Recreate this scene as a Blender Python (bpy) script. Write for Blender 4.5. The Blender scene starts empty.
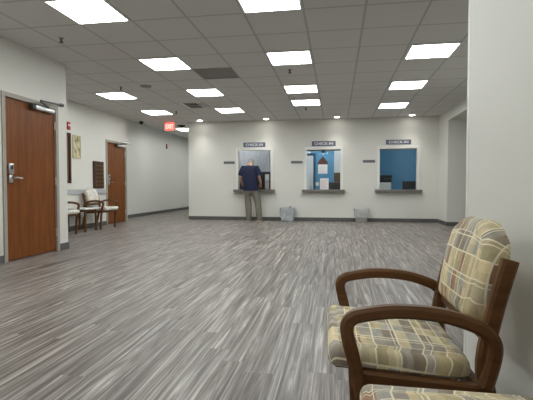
import bpy, bmesh, math, random
from mathutils import Vector, Matrix
random.seed(7)
scn = bpy.context.scene
C = scn.collection
PI = math.pi

# ------------------------------------------------------------------ materials
def new_mat(name):
    m = bpy.data.materials.new(name); m.use_nodes = True
    nt = m.node_tree; b = nt.nodes['Principled BSDF']
    return m, nt, b

def N(nt, kind, **kw):
    n = nt.nodes.new(kind)
    for k, v in kw.items(): setattr(n, k, v)
    return n

def math_n(nt, op, a, b=None, c=None):
    n = nt.nodes.new('ShaderNodeMath'); n.operation = op
    for i, v in enumerate((a, b, c)):
        if v is None: continue
        if isinstance(v, (int, float)): n.inputs[i].default_value = v
        else: nt.links.new(v, n.inputs[i])
    return n.outputs[0]

def mixc(nt, fac, a, b, blend='MIX'):
    n = nt.nodes.new('ShaderNodeMix'); n.data_type = 'RGBA'; n.blend_type = blend
    for i, v in ((0, fac), (6, a), (7, b)):
        if isinstance(v, (int, float)): n.inputs[i].default_value = v
        elif isinstance(v, tuple): n.inputs[i].default_value = (*v[:3], 1)
        else: nt.links.new(v, n.inputs[i])
    return n.outputs[2]

def plain(name, col, rough=.5, metal=0., noise=.06, scale=8., spec=.5):
    m, nt, b = new_mat(name)
    tc = N(nt, 'ShaderNodeTexCoord'); nz = N(nt, 'ShaderNodeTexNoise')
    nz.inputs['Scale'].default_value = scale; nz.inputs['Detail'].default_value = 3
    nt.links.new(tc.outputs['Object'], nz.inputs['Vector'])
    lo = tuple(c*(1-noise) for c in col); hi = tuple(min(1, c*(1+noise)) for c in col)
    nt.links.new(mixc(nt, nz.outputs['Fac'], lo, hi), b.inputs['Base Color'])
    b.inputs['Roughness'].default_value = rough; b.inputs['Metallic'].default_value = metal
    b.inputs['Specular IOR Level'].default_value = spec
    return m

def emit(name, col, strength):
    m, nt, b = new_mat(name)
    b.inputs['Base Color'].default_value = (*col, 1)
    b.inputs['Emission Color'].default_value = (*col, 1)
    b.inputs['Emission Strength'].default_value = strength
    return m

def wall_paint(name, col, rough=.55, spec=.35):
    m, nt, b = new_mat(name)
    tc = N(nt, 'ShaderNodeTexCoord')
    nz = N(nt, 'ShaderNodeTexNoise'); nz.inputs['Scale'].default_value = 1.3; nz.inputs['Detail'].default_value = 4
    nt.links.new(tc.outputs['Object'], nz.inputs['Vector'])
    nt.links.new(mixc(nt, nz.outputs['Fac'], tuple(c*.98 for c in col), tuple(c*1.02 for c in col)), b.inputs['Base Color'])
    n2 = N(nt, 'ShaderNodeTexNoise'); n2.inputs['Scale'].default_value = 260; n2.inputs['Detail'].default_value = 2
    nt.links.new(tc.outputs['Object'], n2.inputs['Vector'])
    bp = N(nt, 'ShaderNodeBump'); bp.inputs['Strength'].default_value = .08; bp.inputs['Distance'].default_value = .002
    nt.links.new(n2.outputs['Fac'], bp.inputs['Height']); nt.links.new(bp.outputs[0], b.inputs['Normal'])
    b.inputs['Roughness'].default_value = rough; b.inputs['Specular IOR Level'].default_value = spec
    return m

def wood_grain(name, dark, light, rough=.4, along='Z', scale=1.0):
    m, nt, b = new_mat(name); b.inputs['Specular IOR Level'].default_value = .28
    tc = N(nt, 'ShaderNodeTexCoord'); mp = N(nt, 'ShaderNodeMapping')
    s = {'Z': (14, 14, .9), 'X': (.9, 14, 14), 'Y': (14, .9, 14)}[along]
    mp.inputs['Scale'].default_value = tuple(v*scale for v in s)
    nt.links.new(tc.outputs['Object'], mp.inputs['Vector'])
    nz = N(nt, 'ShaderNodeTexNoise'); nz.inputs['Scale'].default_value = 1.6; nz.inputs['Detail'].default_value = 6
    nz.inputs['Roughness'].default_value = .65; nz.inputs['Distortion'].default_value = .9
    nt.links.new(mp.outputs[0], nz.inputs['Vector'])
    cr = N(nt, 'ShaderNodeValToRGB'); nt.links.new(nz.outputs['Fac'], cr.inputs[0])
    cr.color_ramp.elements[0].position = .32; cr.color_ramp.elements[0].color = (*dark, 1)
    cr.color_ramp.elements[1].position = .68; cr.color_ramp.elements[1].color = (*light, 1)
    nt.links.new(cr.outputs[0], b.inputs['Base Color'])
    b.inputs['Roughness'].default_value = rough
    return m

def floor_mat():
    m, nt, b = new_mat('vinyl_plank')
    tc = N(nt, 'ShaderNodeTexCoord'); sp = N(nt, 'ShaderNodeSeparateXYZ')
    nt.links.new(tc.outputs['Object'], sp.inputs[0])
    W, L = .155, 1.22
    col = math_n(nt, 'FLOOR', math_n(nt, 'DIVIDE', sp.outputs[0], W))
    wn = N(nt, 'ShaderNodeTexWhiteNoise', noise_dimensions='1D'); nt.links.new(col, wn.inputs['W'])
    yy = math_n(nt, 'ADD', math_n(nt, 'DIVIDE', sp.outputs[1], L), math_n(nt, 'MULTIPLY', wn.outputs['Value'], 7.3))
    row = math_n(nt, 'FLOOR', yy)
    cb = N(nt, 'ShaderNodeCombineXYZ'); nt.links.new(col, cb.inputs[0]); nt.links.new(row, cb.inputs[1])
    w2 = N(nt, 'ShaderNodeTexWhiteNoise', noise_dimensions='2D'); nt.links.new(cb.outputs[0], w2.inputs['Vector'])
    # streaky grain, shifted from plank to plank
    off = N(nt, 'ShaderNodeVectorMath', operation='MULTIPLY_ADD')
    nt.links.new(w2.outputs['Color'], off.inputs[0]); off.inputs[1].default_value = (.5, 1.1, 5)
    nt.links.new(tc.outputs['Object'], off.inputs[2])
    mp = N(nt, 'ShaderNodeMapping'); mp.inputs['Scale'].default_value = (13, .50, 1)
    nt.links.new(off.outputs[0], mp.inputs['Vector'])
    nz = N(nt, 'ShaderNodeTexNoise'); nz.inputs['Scale'].default_value = 1.; nz.inputs['Detail'].default_value = 6
    nz.inputs['Roughness'].default_value = .66; nz.inputs['Distortion'].default_value = 2.8
    nt.links.new(mp.outputs[0], nz.inputs['Vector'])
    m2 = N(nt, 'ShaderNodeMapping'); m2.inputs['Scale'].default_value = (58, 1.0, 1); nt.links.new(off.outputs[0], m2.inputs['Vector'])
    nf = N(nt, 'ShaderNodeTexNoise'); nf.inputs['Scale'].default_value = 1.; nf.inputs['Detail'].default_value = 4; nf.inputs['Distortion'].default_value = 1.6
    nt.links.new(m2.outputs[0], nf.inputs['Vector'])
    grain = math_n(nt, 'ADD', nz.outputs['Fac'], math_n(nt, 'MULTIPLY', math_n(nt, 'SUBTRACT', nf.outputs['Fac'], .5), .5))
    cr = N(nt, 'ShaderNodeValToRGB'); nt.links.new(grain, cr.inputs[0])
    e = cr.color_ramp.elements
    e[0].position = .30; e[0].color = (.060, .047, .040, 1)
    e[1].position = .74; e[1].color = (.56, .525, .49, 1)
    for p, c in ((.40, (.118, .099, .087)), (.50, (.190, .167, .150)), (.59, (.30, .275, .255))):
        k = e.new(p); k.color = (*c, 1)
    tone = mixc(nt, w2.outputs['Value'], (.90, .89, .89), (1.08, 1.07, 1.06))
    base = mixc(nt, 1.0, cr.outputs[0], tone, 'MULTIPLY')
    fx = math_n(nt, 'FRACT', math_n(nt, 'DIVIDE', sp.outputs[0], W)); fy = math_n(nt, 'FRACT', yy)
    seam = math_n(nt, 'MAXIMUM', math_n(nt, 'LESS_THAN', fx, .012), math_n(nt, 'LESS_THAN', fy, .0025))
    nt.links.new(mixc(nt, math_n(nt, 'MULTIPLY', seam, .3), base, (.06, .05, .045)), b.inputs['Base Color'])
    b.inputs['Roughness'].default_value = .40; b.inputs['Specular IOR Level'].default_value = .5
    bp = N(nt, 'ShaderNodeBump'); bp.inputs['Strength'].default_value = .12; bp.inputs['Distance'].default_value = .002
    nt.links.new(nz.outputs['Fac'], bp.inputs['Height']); nt.links.new(bp.outputs[0], b.inputs['Normal'])
    return m

TX, TY, GX, GY = .648, .668, -.68, 4.24      # ceiling tile pitch and the centre of one tile
def ceiling_mat():
    m, nt, b = new_mat('ceiling_tile')
    tc = N(nt, 'ShaderNodeTexCoord'); sp = N(nt, 'ShaderNodeSeparateXYZ')
    nt.links.new(tc.outputs['Object'], sp.inputs[0])
    def edge(o, pitch, c):
        f = math_n(nt, 'FRACT', math_n(nt, 'ADD', math_n(nt, 'DIVIDE', math_n(nt, 'SUBTRACT', o, c), pitch), 100.5))
        d = math_n(nt, 'MINIMUM', f, math_n(nt, 'SUBTRACT', 1.0, f))
        return math_n(nt, 'MULTIPLY', d, pitch)
    dx, dy = edge(sp.outputs[0], TX, GX), edge(sp.outputs[1], TY, GY)
    d = math_n(nt, 'MINIMUM', dx, dy)
    bar = math_n(nt, 'LESS_THAN', d, .004); gap = math_n(nt, 'LESS_THAN', d, .013)
    nz = N(nt, 'ShaderNodeTexNoise'); nz.inputs['Scale'].default_value = 90; nz.inputs['Detail'].default_value = 4
    nt.links.new(tc.outputs['Object'], nz.inputs['Vector'])
    tile = mixc(nt, nz.outputs['Fac'], (.62, .62, .605), (.70, .70, .685))
    c1 = mixc(nt, gap, tile, (.43, .43, .415)); c2 = mixc(nt, bar, c1, (.50, .50, .49))
    nt.links.new(c2, b.inputs['Base Color']); b.inputs['Roughness'].default_value = .85
    bp = N(nt, 'ShaderNodeBump'); bp.inputs['Strength'].default_value = .25; bp.inputs['Distance'].default_value = .003
    nt.links.new(nz.outputs['Fac'], bp.inputs['Height']); nt.links.new(bp.outputs[0], b.inputs['Normal'])
    return m

def plaid(name, pale=False):
    m, nt, b = new_mat(name)
    uv = N(nt, 'ShaderNodeUVMap'); uv.uv_map = 'UVMap'
    tcn = N(nt, 'ShaderNodeTexNoise'); tcn.inputs['Scale'].default_value = 5; nt.links.new(uv.outputs[0], tcn.inputs['Vector'])
    wob = N(nt, 'ShaderNodeVectorMath', operation='MULTIPLY_ADD')
    nt.links.new(tcn.outputs['Color'], wob.inputs[0]); wob.inputs[1].default_value = (.006, .006, 0); nt.links.new(uv.outputs[0], wob.inputs[2])
    sp = N(nt, 'ShaderNodeSeparateXYZ'); nt.links.new(wob.outputs[0], sp.inputs[0])
    U, V = sp.outputs[0], sp.outputs[1]
    def cell(o, p, s=0.): return math_n(nt, 'FLOOR', math_n(nt, 'DIVIDE', math_n(nt, 'ADD', o, s), p))
    def wn(x, y, z):
        cb = N(nt, 'ShaderNodeCombineXYZ'); nt.links.new(x, cb.inputs[0]); nt.links.new(y, cb.inputs[1]); cb.inputs[2].default_value = z
        w = N(nt, 'ShaderNodeTexWhiteNoise', noise_dimensions='3D'); nt.links.new(cb.outputs[0], w.inputs['Vector'])
        return w.outputs['Value']
    ramp = N(nt, 'ShaderNodeValToRGB'); ramp.color_ramp.interpolation = 'CONSTANT'
    nt.links.new(wn(cell(U, .040, 1.), cell(V, .072, 1.), 1.), ramp.inputs[0])
    cols = [(0, (.48, .41, .25)), (.15, (.36, .325, .275)), (.32, (.60, .53, .36)), (.48, (.27, .225, .175)), (.62, (.42, .40, .355)), (.77, (.64, .54, .34)), (.91, (.34, .20, .125))]
    if pale: cols = [(p, tuple(.50 + .36*v for v in (c[0]*.95, c[1], c[2]))) for p, c in cols]
    e = ramp.color_ramp.elements
    e[0].position = 0; e[0].color = (*cols[0][1], 1); e[1].position = cols[1][0]; e[1].color = (*cols[1][1], 1)
    for p, c in cols[2:]:
        k = e.new(p); k.color = (*c, 1)
    r2 = N(nt, 'ShaderNodeValToRGB'); r2.color_ramp.elements[0].color = (.82, .82, .82, 1); r2.color_ramp.elements[1].color = (1.2, 1.17, 1.1, 1)
    nt.links.new(wn(cell(U, .020, 1.), cell(V, .036, 1.), 3.), r2.inputs[0])
    base = mixc(nt, 1., ramp.outputs[0], r2.outputs[0], 'MULTIPLY')
    def line(o, p, s, w):
        f = math_n(nt, 'FRACT', math_n(nt, 'DIVIDE', math_n(nt, 'ADD', o, s), p))
        return math_n(nt, 'LESS_THAN', f, w/p)
    ln = line(U, .080, 1., .0055)
    for q in (line(U, .120, 1.012, .0035), line(V, .072, 1., .005), line(V, .144, 1.016, .004)):
        ln = math_n(nt, 'MAXIMUM', ln, q)
    cream = (.86, .83, .76) if pale else (.90, .84, .64)
    fine = N(nt, 'ShaderNodeTexNoise'); fine.inputs['Scale'].default_value = 140; nt.links.new(uv.outputs[0], fine.inputs['Vector'])
    col = mixc(nt, math_n(nt, 'MULTIPLY', ln, .85), base, cream)
    col = mixc(nt, .35, col, mixc(nt, fine.outputs['Fac'], (.55, .5, .45), (1.3, 1.3, 1.25)), 'MULTIPLY')
    nt.links.new(col, b.inputs['Base Color']); b.inputs['Roughness'].default_value = .62; b.inputs['Specular IOR Level'].default_value = .35
    bp = N(nt, 'ShaderNodeBump'); bp.inputs['Strength'].default_value = .2; bp.inputs['Distance'].default_value = .002
    nt.links.new(fine.outputs['Fac'], bp.inputs['Height']); nt.links.new(bp.outputs[0], b.inputs['Normal'])
    return m

def glass_mat():
    m = bpy.data.materials.new('clear_glass'); m.use_nodes = True; nt = m.node_tree
    nt.nodes.clear()
    o = N(nt, 'ShaderNodeOutputMaterial'); mx = N(nt, 'ShaderNodeMixShader'); t = N(nt, 'ShaderNodeBsdfTransparent')
    g = N(nt, 'ShaderNodeBsdfGlossy'); g.inputs['Roughness'].default_value = .03
    t.inputs[0].default_value = (.95, .97, .97, 1)
    fr = N(nt, 'ShaderNodeFresnel'); fr.inputs[0].default_value = 1.3
    nt.links.new(fr.outputs[0], mx.inputs[0]); nt.links.new(t.outputs[0], mx.inputs[1]); nt.links.new(g.outputs[0], mx.inputs[2])
    nt.links.new(mx.outputs[0], o.inputs[0])
    return m

def liner_mat(name, col):
    m, nt, b = new_mat(name)
    tc = N(nt, 'ShaderNodeTexCoord')
    nz = N(nt, 'ShaderNodeTexNoise'); nz.inputs['Scale'].default_value = 14; nz.inputs['Detail'].default_value = 5; nz.inputs['Distortion'].default_value = 1.5
    nt.links.new(tc.outputs['Object'], nz.inputs['Vector'])
    nt.links.new(mixc(nt, nz.outputs['Fac'], tuple(c*.5 for c in col), tuple(min(1, c*1.6) for c in col)), b.inputs['Base Color'])
    bp = N(nt, 'ShaderNodeBump'); bp.inputs['Strength'].default_value = .7; bp.inputs['Distance'].default_value = .03
    nt.links.new(nz.outputs['Fac'], bp.inputs['Height']); nt.links.new(bp.outputs[0], b.inputs['Normal'])
    b.inputs['Roughness'].default_value = .28
    return m

def picture_mat():
    m, nt, b = new_mat('floral_print')
    tc = N(nt, 'ShaderNodeTexCoord')
    mp = N(nt, 'ShaderNodeMapping'); mp.inputs['Scale'].default_value = (8, 9, 7); nt.links.new(tc.outputs['Object'], mp.inputs[0])
    nz = N(nt, 'ShaderNodeTexNoise'); nz.inputs['Scale'].default_value = 1.4; nz.inputs['Detail'].default_value = 4; nt.links.new(mp.outputs[0], nz.inputs['Vector'])
    cr = N(nt, 'ShaderNodeValToRGB'); nt.links.new(nz.outputs['Fac'], cr.inputs[0])
    e = cr.color_ramp.elements
    e[0].position = .36; e[0].color = (.20, .17, .10, 1); e[1].position = .56; e[1].color = (.62, .55, .34, 1)
    k = e.new(.45); k.color = (.40, .37, .20, 1)
    nt.links.new(cr.outputs[0], b.inputs['Base Color'])
    return m

M = dict(
    wall=wall_paint('cream_wall_paint', (.715, .708, .662)),
    hall=wall_paint('hall_wall_paint', (.745, .745, .71), .30, .5),
    blue=wall_paint('blue_wall_paint', (.125, .33, .52)),
    grey=wall_paint('grey_office_paint', (.50, .51, .53)),
    white=wall_paint('white_office_paint', (.74, .76, .77)),
    floor=floor_mat(), ceil=ceiling_mat(), glass=glass_mat(),
    base=plain('dark_cove_base', (.105, .105, .105), .5),
    doorwood=wood_grain('oak_door_veneer', (.135, .037, .006), (.235, .076, .014), .38),
    frame=plain('taupe_painted_steel', (.36, .325, .28), .4),
    chairwood=wood_grain('walnut_stained_wood', (.085, .036, .012), (.148, .066, .023), .42, 'X', .8),
    plaid=plaid('plaid_upholstery'), pale=plaid('pale_upholstery', True),
    silver=plain('satin_metal', (.62, .62, .64), .28, 1.), chrome=plain('chrome', (.75, .75, .76), .15, 1.),
    dark=plain('dark_metal', (.05, .05, .05), .45), black=plain('black_plastic', (.018, .019, .022), .4),
    whitep=plain('white_plastic', (.80, .80, .78), .4), paper=plain('white_paper', (.86, .86, .86), .7),
    trim=plain('white_window_trim', (.82, .82, .79), .4),
    ledge=plain('grey_laminate', (.17, .155, .14), .4, scale=40, noise=.25),
    rail=plain('grey_rail', (.46, .47, .49), .45),
    navysign=plain('slate_sign', (.10, .115, .17), .4), lettering=plain('white_lettering', (.88, .88, .9), .5),
    smallsign=plain('grey_name_plate', (.13, .145, .15), .4),
    red=plain('red_plastic', (.42, .03, .025), .35),
    panel=emit('lit_diffuser', (.965, 1., .985), 17.), can=emit('lit_lens', (1., .97, .9), 25.),
    exitred=emit('lit_exit_face', (1., .13, .10), 1.6), exitletter=emit('lit_exit_letters', (1., .45, .40), 2.2),
    grille=plain('grey_grille', (.30, .295, .285), .6), darkvoid=plain('duct_black', (.012, .012, .012), .8),
    darkwood=wood_grain('dark_carved_wood', (.022, .010, .005), (.07, .028, .012), .45),
    brass=plain('bronze_plate', (.16, .085, .03), .35, .8),
    picture=picture_mat(), pictureframe=plain('gilt_frame', (.50, .43, .26), .4),
    skin=plain('skin', (.56, .33, .24), .5), shirt=plain('navy_cotton', (.006, .010, .042), .8, noise=.25, scale=12),
    khaki=plain('olive_khaki', (.175, .162, .13), .85, noise=.18, scale=14), hair=plain('grey_hair', (.36, .34, .32), .8, noise=.3, scale=60),
    shoe=plain('tan_shoe', (.17, .145, .11), .6), sole=plain('pale_sole', (.38, .36, .32), .6), belt=plain('brown_belt', (.04, .022, .012), .5),
    eye=plain('eye_white', (.8, .8, .78), .2), iris=plain('iris', (.05, .03, .02), .2), lip=plain('lip', (.42, .18, .15), .5),
    liner=liner_mat('cloudy_grey_liner', (.40, .43, .455)), liner2=liner_mat('clear_white_liner', (.47, .47, .465)),
    bin=plain('grey_bin_plastic', (.30, .295, .28), .5), tabletop=plain('white_laminate', (.80, .80, .78), .3),
    blind=plain('pale_blue_grey_blind', (.52, .53, .59), .6), cabinet=plain('brown_cabinet', (.16, .085, .045), .5),
    roof=plain('brown_print', (.13, .06, .045), .6), redink=plain('red_ink', (.5, .1, .1), .6), greyink=plain('grey_ink', (.5, .52, .55), .6),
    navyframe=plain('dark_blue_frame', (.03, .075, .14), .4),
)

# ------------------------------------------------------------------ mesh helpers
def link(o, parent=None):
    C.objects.link(o)
    if parent is not None: o.parent = parent
    return o

def obj(name, bm, mat, parent=None, smooth=False):
    me = bpy.data.meshes.new(name)
    bmesh.ops.recalc_face_normals(bm, faces=bm.faces[:])
    bm.to_mesh(me); bm.free()
    for mm in (mat if isinstance(mat, (list, tuple)) else [mat]): me.materials.append(mm)
    if smooth:
        for p in me.polygons: p.use_smooth = True
        try: me.set_sharp_from_angle(angle=math.radians(40))
        except Exception: pass
    return link(bpy.data.objects.new(name, me), parent)

def thing(name, label, cat, loc=(0, 0, 0), rz=0., group=None):
    o = bpy.data.objects.new(name, None); o.empty_display_size = .1
    o.location = loc; o.rotation_euler = (0, 0, rz)
    link(o); return tag(o, label, cat, group)

def tag(o, label, cat, group=None):
    o['label'] = label; o['category'] = cat
    if group: o['group'] = group
    return o

def struct(o): o['kind'] = 'structure'; return o

def copy_tree(o, parent=None):
    c = o.copy(); link(c, parent)
    for ch in list(o.children): copy_tree(ch, c)
    return c

def box(bm, x0, x1, y0, y1, z0, z1, bev=0.):
    t = bmesh.new()
    v = [t.verts.new((x, y, z)) for x in (x0, x1) for y in (y0, y1) for z in (z0, z1)]
    for f in ((0, 1, 3, 2), (4, 6, 7, 5), (0, 4, 5, 1), (2, 3, 7, 6), (0, 2, 6, 4), (1, 5, 7, 3)): t.faces.new([v[i] for i in f])
    if bev: bmesh.ops.bevel(t, geom=t.edges[:], offset=bev, segments=2, profile=.5, affect='EDGES')
    return merge(bm, t)

def merge(bm, t, mat=None, mi=None):
    mp = {}
    for v in t.verts: mp[v] = bm.verts.new(mat @ v.co if mat else v.co)
    for f in t.faces:
        try:
            g = bm.faces.new([mp[v] for v in f.verts]); g.smooth = f.smooth
            g.material_index = f.material_index if mi is None else mi
        except ValueError: pass
    t.free(); return bm

def B(*a, **k): return box(bmesh.new(), *a, **k)

def cyl(bm, c, r, h, axis='Z', seg=20, r2=None):
    t = bmesh.new()
    bmesh.ops.create_cone(t, cap_ends=True, segments=seg, radius1=r, radius2=r if r2 is None else r2, depth=h)
    R = {'Z': Matrix(), 'X': Matrix.Rotation(PI/2, 4, 'Y'), 'Y': Matrix.Rotation(-PI/2, 4, 'X')}[axis]
    return merge(bm, t, Matrix.Translation(c) @ R)

def sphere(bm, c, r, sc=(1, 1, 1), seg=20):
    t = bmesh.new(); bmesh.ops.create_uvsphere(t, u_segments=seg, v_segments=max(8, seg//2+2), radius=r)
    return merge(bm, t, Matrix.Translation(c) @ Matrix.Diagonal((*sc, 1)))

def smooth_path(pts, n=5):
    P = [Vector(p) for p in pts]; out = []
    for i in range(len(P)-1):
        a, b, c, d = P[max(i-1, 0)], P[i], P[i+1], P[min(i+2, len(P)-1)]
        for k in range(n):
            t = k/n
            out.append(.5*((2*b)+(c-a)*t+(2*a-5*b+4*c-d)*t*t+(3*b-a-3*c+d)*t**3))
    out.append(P[-1]); return out

def bar(bm, pts, side, w, th, ch=.008, smooth=5, taper=None):
    """Sweep a chamfered bar along pts; w along side, th across in the path's plane."""
    P = smooth_path(pts, smooth) if smooth else [Vector(p) for p in pts]
    side = Vector(side).normalized(); rings = []
    for i, p in enumerate(P):
        t = (P[min(i+1, len(P)-1)]-P[max(i-1, 0)]).normalized(); n = side.cross(t).normalized()
        k = taper(i/(len(P)-1)) if taper else 1.
        a, b = w/2, th*k/2
        sec = [(a-ch, b), (a, b-ch), (a, -b+ch), (a-ch, -b), (-a+ch, -b), (-a, -b+ch), (-a, b-ch), (-a+ch, b)]
        rings.append([bm.verts.new(p+side*u+n*v) for u, v in sec])
    for r, s in zip(rings, rings[1:]):
        for i in range(8): bm.faces.new((r[i], r[(i+1) % 8], s[(i+1) % 8], s[i]))
    bm.faces.new(rings[0]); bm.faces.new(rings[-1][::-1]); return bm

def round_poly(pts, r, seg=5):
    out = []; n = len(pts)
    for i in range(n):
        p, a, b = Vector(pts[i]), Vector(pts[i-1]), Vector(pts[(i+1) % n])
        rr = min(r, (a-p).length*.45, (b-p).length*.45)
        s, e = p+(a-p).normalized()*rr, p+(b-p).normalized()*rr
        for k in range(seg+1):
            t = k/seg; out.append((1-t)**2*s+2*t*(1-t)*p+t*t*e)
    return out

def cushion(outline, th, edge, dome, frame, name, mat, parent, uvo=(0, 0)):
    """A padded slab: outline in (u, v), thickness along w from 0 to th, front face domed; frame maps (u, v, w) to local space."""
    bm = bmesh.new(); uvl = bm.loops.layers.uv.new('UVMap')
    cu = sum(p[0] for p in outline)/len(outline); cv = sum(p[1] for p in outline)/len(outline)
    prof = [(edge*.6, 0), (0, edge*.5)]
    for k in range(5):
        a = k/4*PI/2; prof.append((edge*(1-math.cos(a)), th-edge+edge*math.sin(a)))
    uvs = {}; rings = []
    def ring(fn):
        r = []
        for p in outline:
            u, v, w, ou, ov = fn(p); vert = bm.verts.new(frame(u, v, w)); uvs[vert] = (ou+uvo[0], ov+uvo[1]); r.append(vert)
        rings.append(r)
    for ins, w in prof:
        def f(p, ins=ins, w=w):
            dx, dy = p[0]-cu, p[1]-cv; L = math.hypot(dx, dy); k = (L-ins)/L; drop = th-w
            return cu+dx*k, cv+dy*k, w, cu+dx*(L+drop*.8)/L, cv+dy*(L+drop*.8)/L
        ring(f)
    for s in (.8, .55, .3, .08):
        def f(p, s=s):
            dx, dy = p[0]-cu, p[1]-cv; L = math.hypot(dx, dy); k = (L-edge)/L*s
            return cu+dx*k, cv+dy*k, th+dome*(1-s*s), cu+dx*k, cv+dy*k
        ring(f)
    n = len(outline)
    for r, s in zip(rings, rings[1:]):
        for i in range(n): bm.faces.new((r[i], r[(i+1) % n], s[(i+1) % n], s[i]))
    bm.faces.new(rings[-1]); bm.faces.new(rings[0][::-1])
    for f in bm.faces:
        for l in f.loops: l[uvl].uv = uvs[l.vert]
    return obj(name, bm, mat, parent, True)

def text_mesh(name, body, size, mat, parent, loc, rot, depth=.004, fit=None):
    cu = bpy.data.curves.new(name+'_text', 'FONT'); cu.body = body; cu.size = size; cu.extrude = depth/2; cu.align_x = 'CENTER'; cu.align_y = 'CENTER'
    cu.offset = size*.015
    t = bpy.data.objects.new(name+'_text', cu); C.objects.link(t)
    dg = bpy.context.evaluated_depsgraph_get(); dg.update()
    me = bpy.data.meshes.new_from_object(t.evaluated_get(dg)); bpy.data.objects.remove(t); me.name = name
    if fit:
        xs = [v.co.x for v in me.vertices]; ys = [v.co.y for v in me.vertices]
        sx, sy = fit[0]/(max(xs)-min(xs)), fit[1]/(max(ys)-min(ys)); mx, my = (max(xs)+min(xs))/2, (max(ys)+min(ys))/2
        for v in me.vertices: v.co.x = (v.co.x-mx)*sx; v.co.y = (v.co.y-my)*sy
    me.materials.clear(); me.materials.append(mat)
    o = bpy.data.objects.new(name, me); o.location = loc; o.rotation_euler = rot
    return link(o, parent)

def wall_boxes(axis, a0, a1, t0, t1, z0, z1, holes=()):
    """A wall running along axis from a0 to a1, between t0 and t1 thick, with rectangular holes (lo, hi, zlo, zhi)."""
    bm = bmesh.new()
    def put(lo, hi, zl, zh):
        if hi-lo < 1e-5 or zh-zl < 1e-5: return
        box(bm, lo, hi, t0, t1, zl, zh) if axis == 'x' else box(bm, t0, t1, lo, hi, zl, zh)
    cur = a0
    for lo, hi, zl, zh in sorted(holes):
        put(cur, lo, z0, z1); put(lo, hi, z0, zl); put(lo, hi, zh, z1); cur = hi
    put(cur, a1, z0, z1); return bm

# ------------------------------------------------------------------ the room
CZ = 2.85; YB = 12.0; XL = -4.15; XA = -5.75; XH = -6.3; XR = .63; XF = 2.68; YE = 2.225; YK = -3.0
def S(name, bm, mat): return struct(obj(name, bm, mat))
S('floor', B(-6.6, 5.2, YK-.2, 20.2, -.1, 0), M['floor'])
S('ceiling', B(XA, 5.2, YK-.2, 20.2, CZ, CZ+.06), M['ceil'])
S('trim_1', B(-6.6, XA, 10.9, 20.2, 3.35, 3.41), M['wall'])
S('wall_left', wall_boxes('y', YK, 6.05, XL-.14, XL, 0, CZ, [(4.74, 5.83, 0, 2.17)]), M['wall'])
S('wall_alcove_front', B(XA, XL-.14, 5.91, 6.05, 0, CZ), M['wall'])
S('wall_alcove', wall_boxes('y', 5.9, 11.05, XA-.14, XA, 0, CZ, [(9.95, 11.0, 0, 2.16)]), M['wall'])
S('wall_corridor', B(XH-.14, XH, 10.9, 20.1, 0, 3.35), M['hall'])
S('wall_corridor_jog', B(XH, XA-.14, 10.93, 11.05, 0, 3.35), M['wall'])
S('wall_corridor_end', B(XH, -4.3, 20.0, 20.14, 0, 3.35), M['wall'])
S('wall_corridor_right', B(-4.3, -4.16, YB+.15, 20.0, 0, CZ), M['wall'])
WIN = [(-2.82, -1.835), (-.85, .125), (1.14, 2.16)]; WZ0, WZ1 = .885, 2.03
S('wall_back', wall_boxes('x', -4.3, XF, YB, YB+.15, 0, CZ, [(a, b, WZ0, WZ1) for a, b in WIN]), M['wall'])
S('wall_far_right', wall_boxes('y', 2.95, YB+.15, XF, XF+.15, 0, CZ, [(8.4, 11.0, 0, 2.585)]), M['wall'])
S('wall_recess_back', B(XF+.15, 5.0, 11.0, 11.15, 0, 2.585), M['wall'])
S('wall_recess_front', B(XF+.15, 5.0, 8.25, 8.4, 0, 2.585), M['wall'])
S('wall_recess_end', B(5.0, 5.14, 8.25, 11.15, 0, 2.585), M['wall'])
S('ceiling_recess', B(XF+.15, 5.14, 8.25, 11.15, 2.585, 2.70), M['wall'])
S('wall_right', B(XR, XR+.14, YK, YE, 0, CZ), M['wall'])
S('wall_right_return', B(XR+.14, XF+.15, YE-.14, YE, 0, CZ), M['wall'])
S('wall_rear', B(XL-.14, XR+.14, YK-.14, YK, 0, CZ), M['wall'])
S('trim_2', B(XR-.002, XR+.03, YE-.03, YE+.002, .1, CZ-.002, bev=.003), M['trim'])      # corner guard
# cove base
bh, bt = .1, .012
S('baseboard_back', B(-4.3, XF, YB-bt, YB, 0, bh, bev=.004), M['base'])
S('baseboard_left', wall_boxes('y', YK, 6.05+bt, XL, XL+bt, 0, bh, [(4.73, 5.84, 0, bh)]), M['base'])
S('baseboard_alcove', B(XA, XA+bt, 6.05, 9.94, 0, bh), M['base'])
S('baseboard_corridor', B(XH, XH+bt, 11.05, 20, 0, bh), M['base'])
S('baseboard_far_right', B(XF-bt, XF, 11.0, YB-bt, 0, bh), M['base'])
S('baseboard_recess', B(XF-bt, 5.0, 11.0-bt, 11.0, 0, bh), M['base'])
S('baseboard_far_right_near', B(XF-bt, XF, YE, 8.4, 0, bh), M['base'])
S('baseboard_return', B(XR, XF-bt, YE, YE+bt, 0, bh), M['base'])
S('baseboard_right', B(XR-bt, XR, YK, YE, 0, bh), M['base'])
S('trim_3', B(XA, XA+.025, 6.05, 9.93, .79, .905, bev=.006), M['rail'])                    # chair rail

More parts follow.
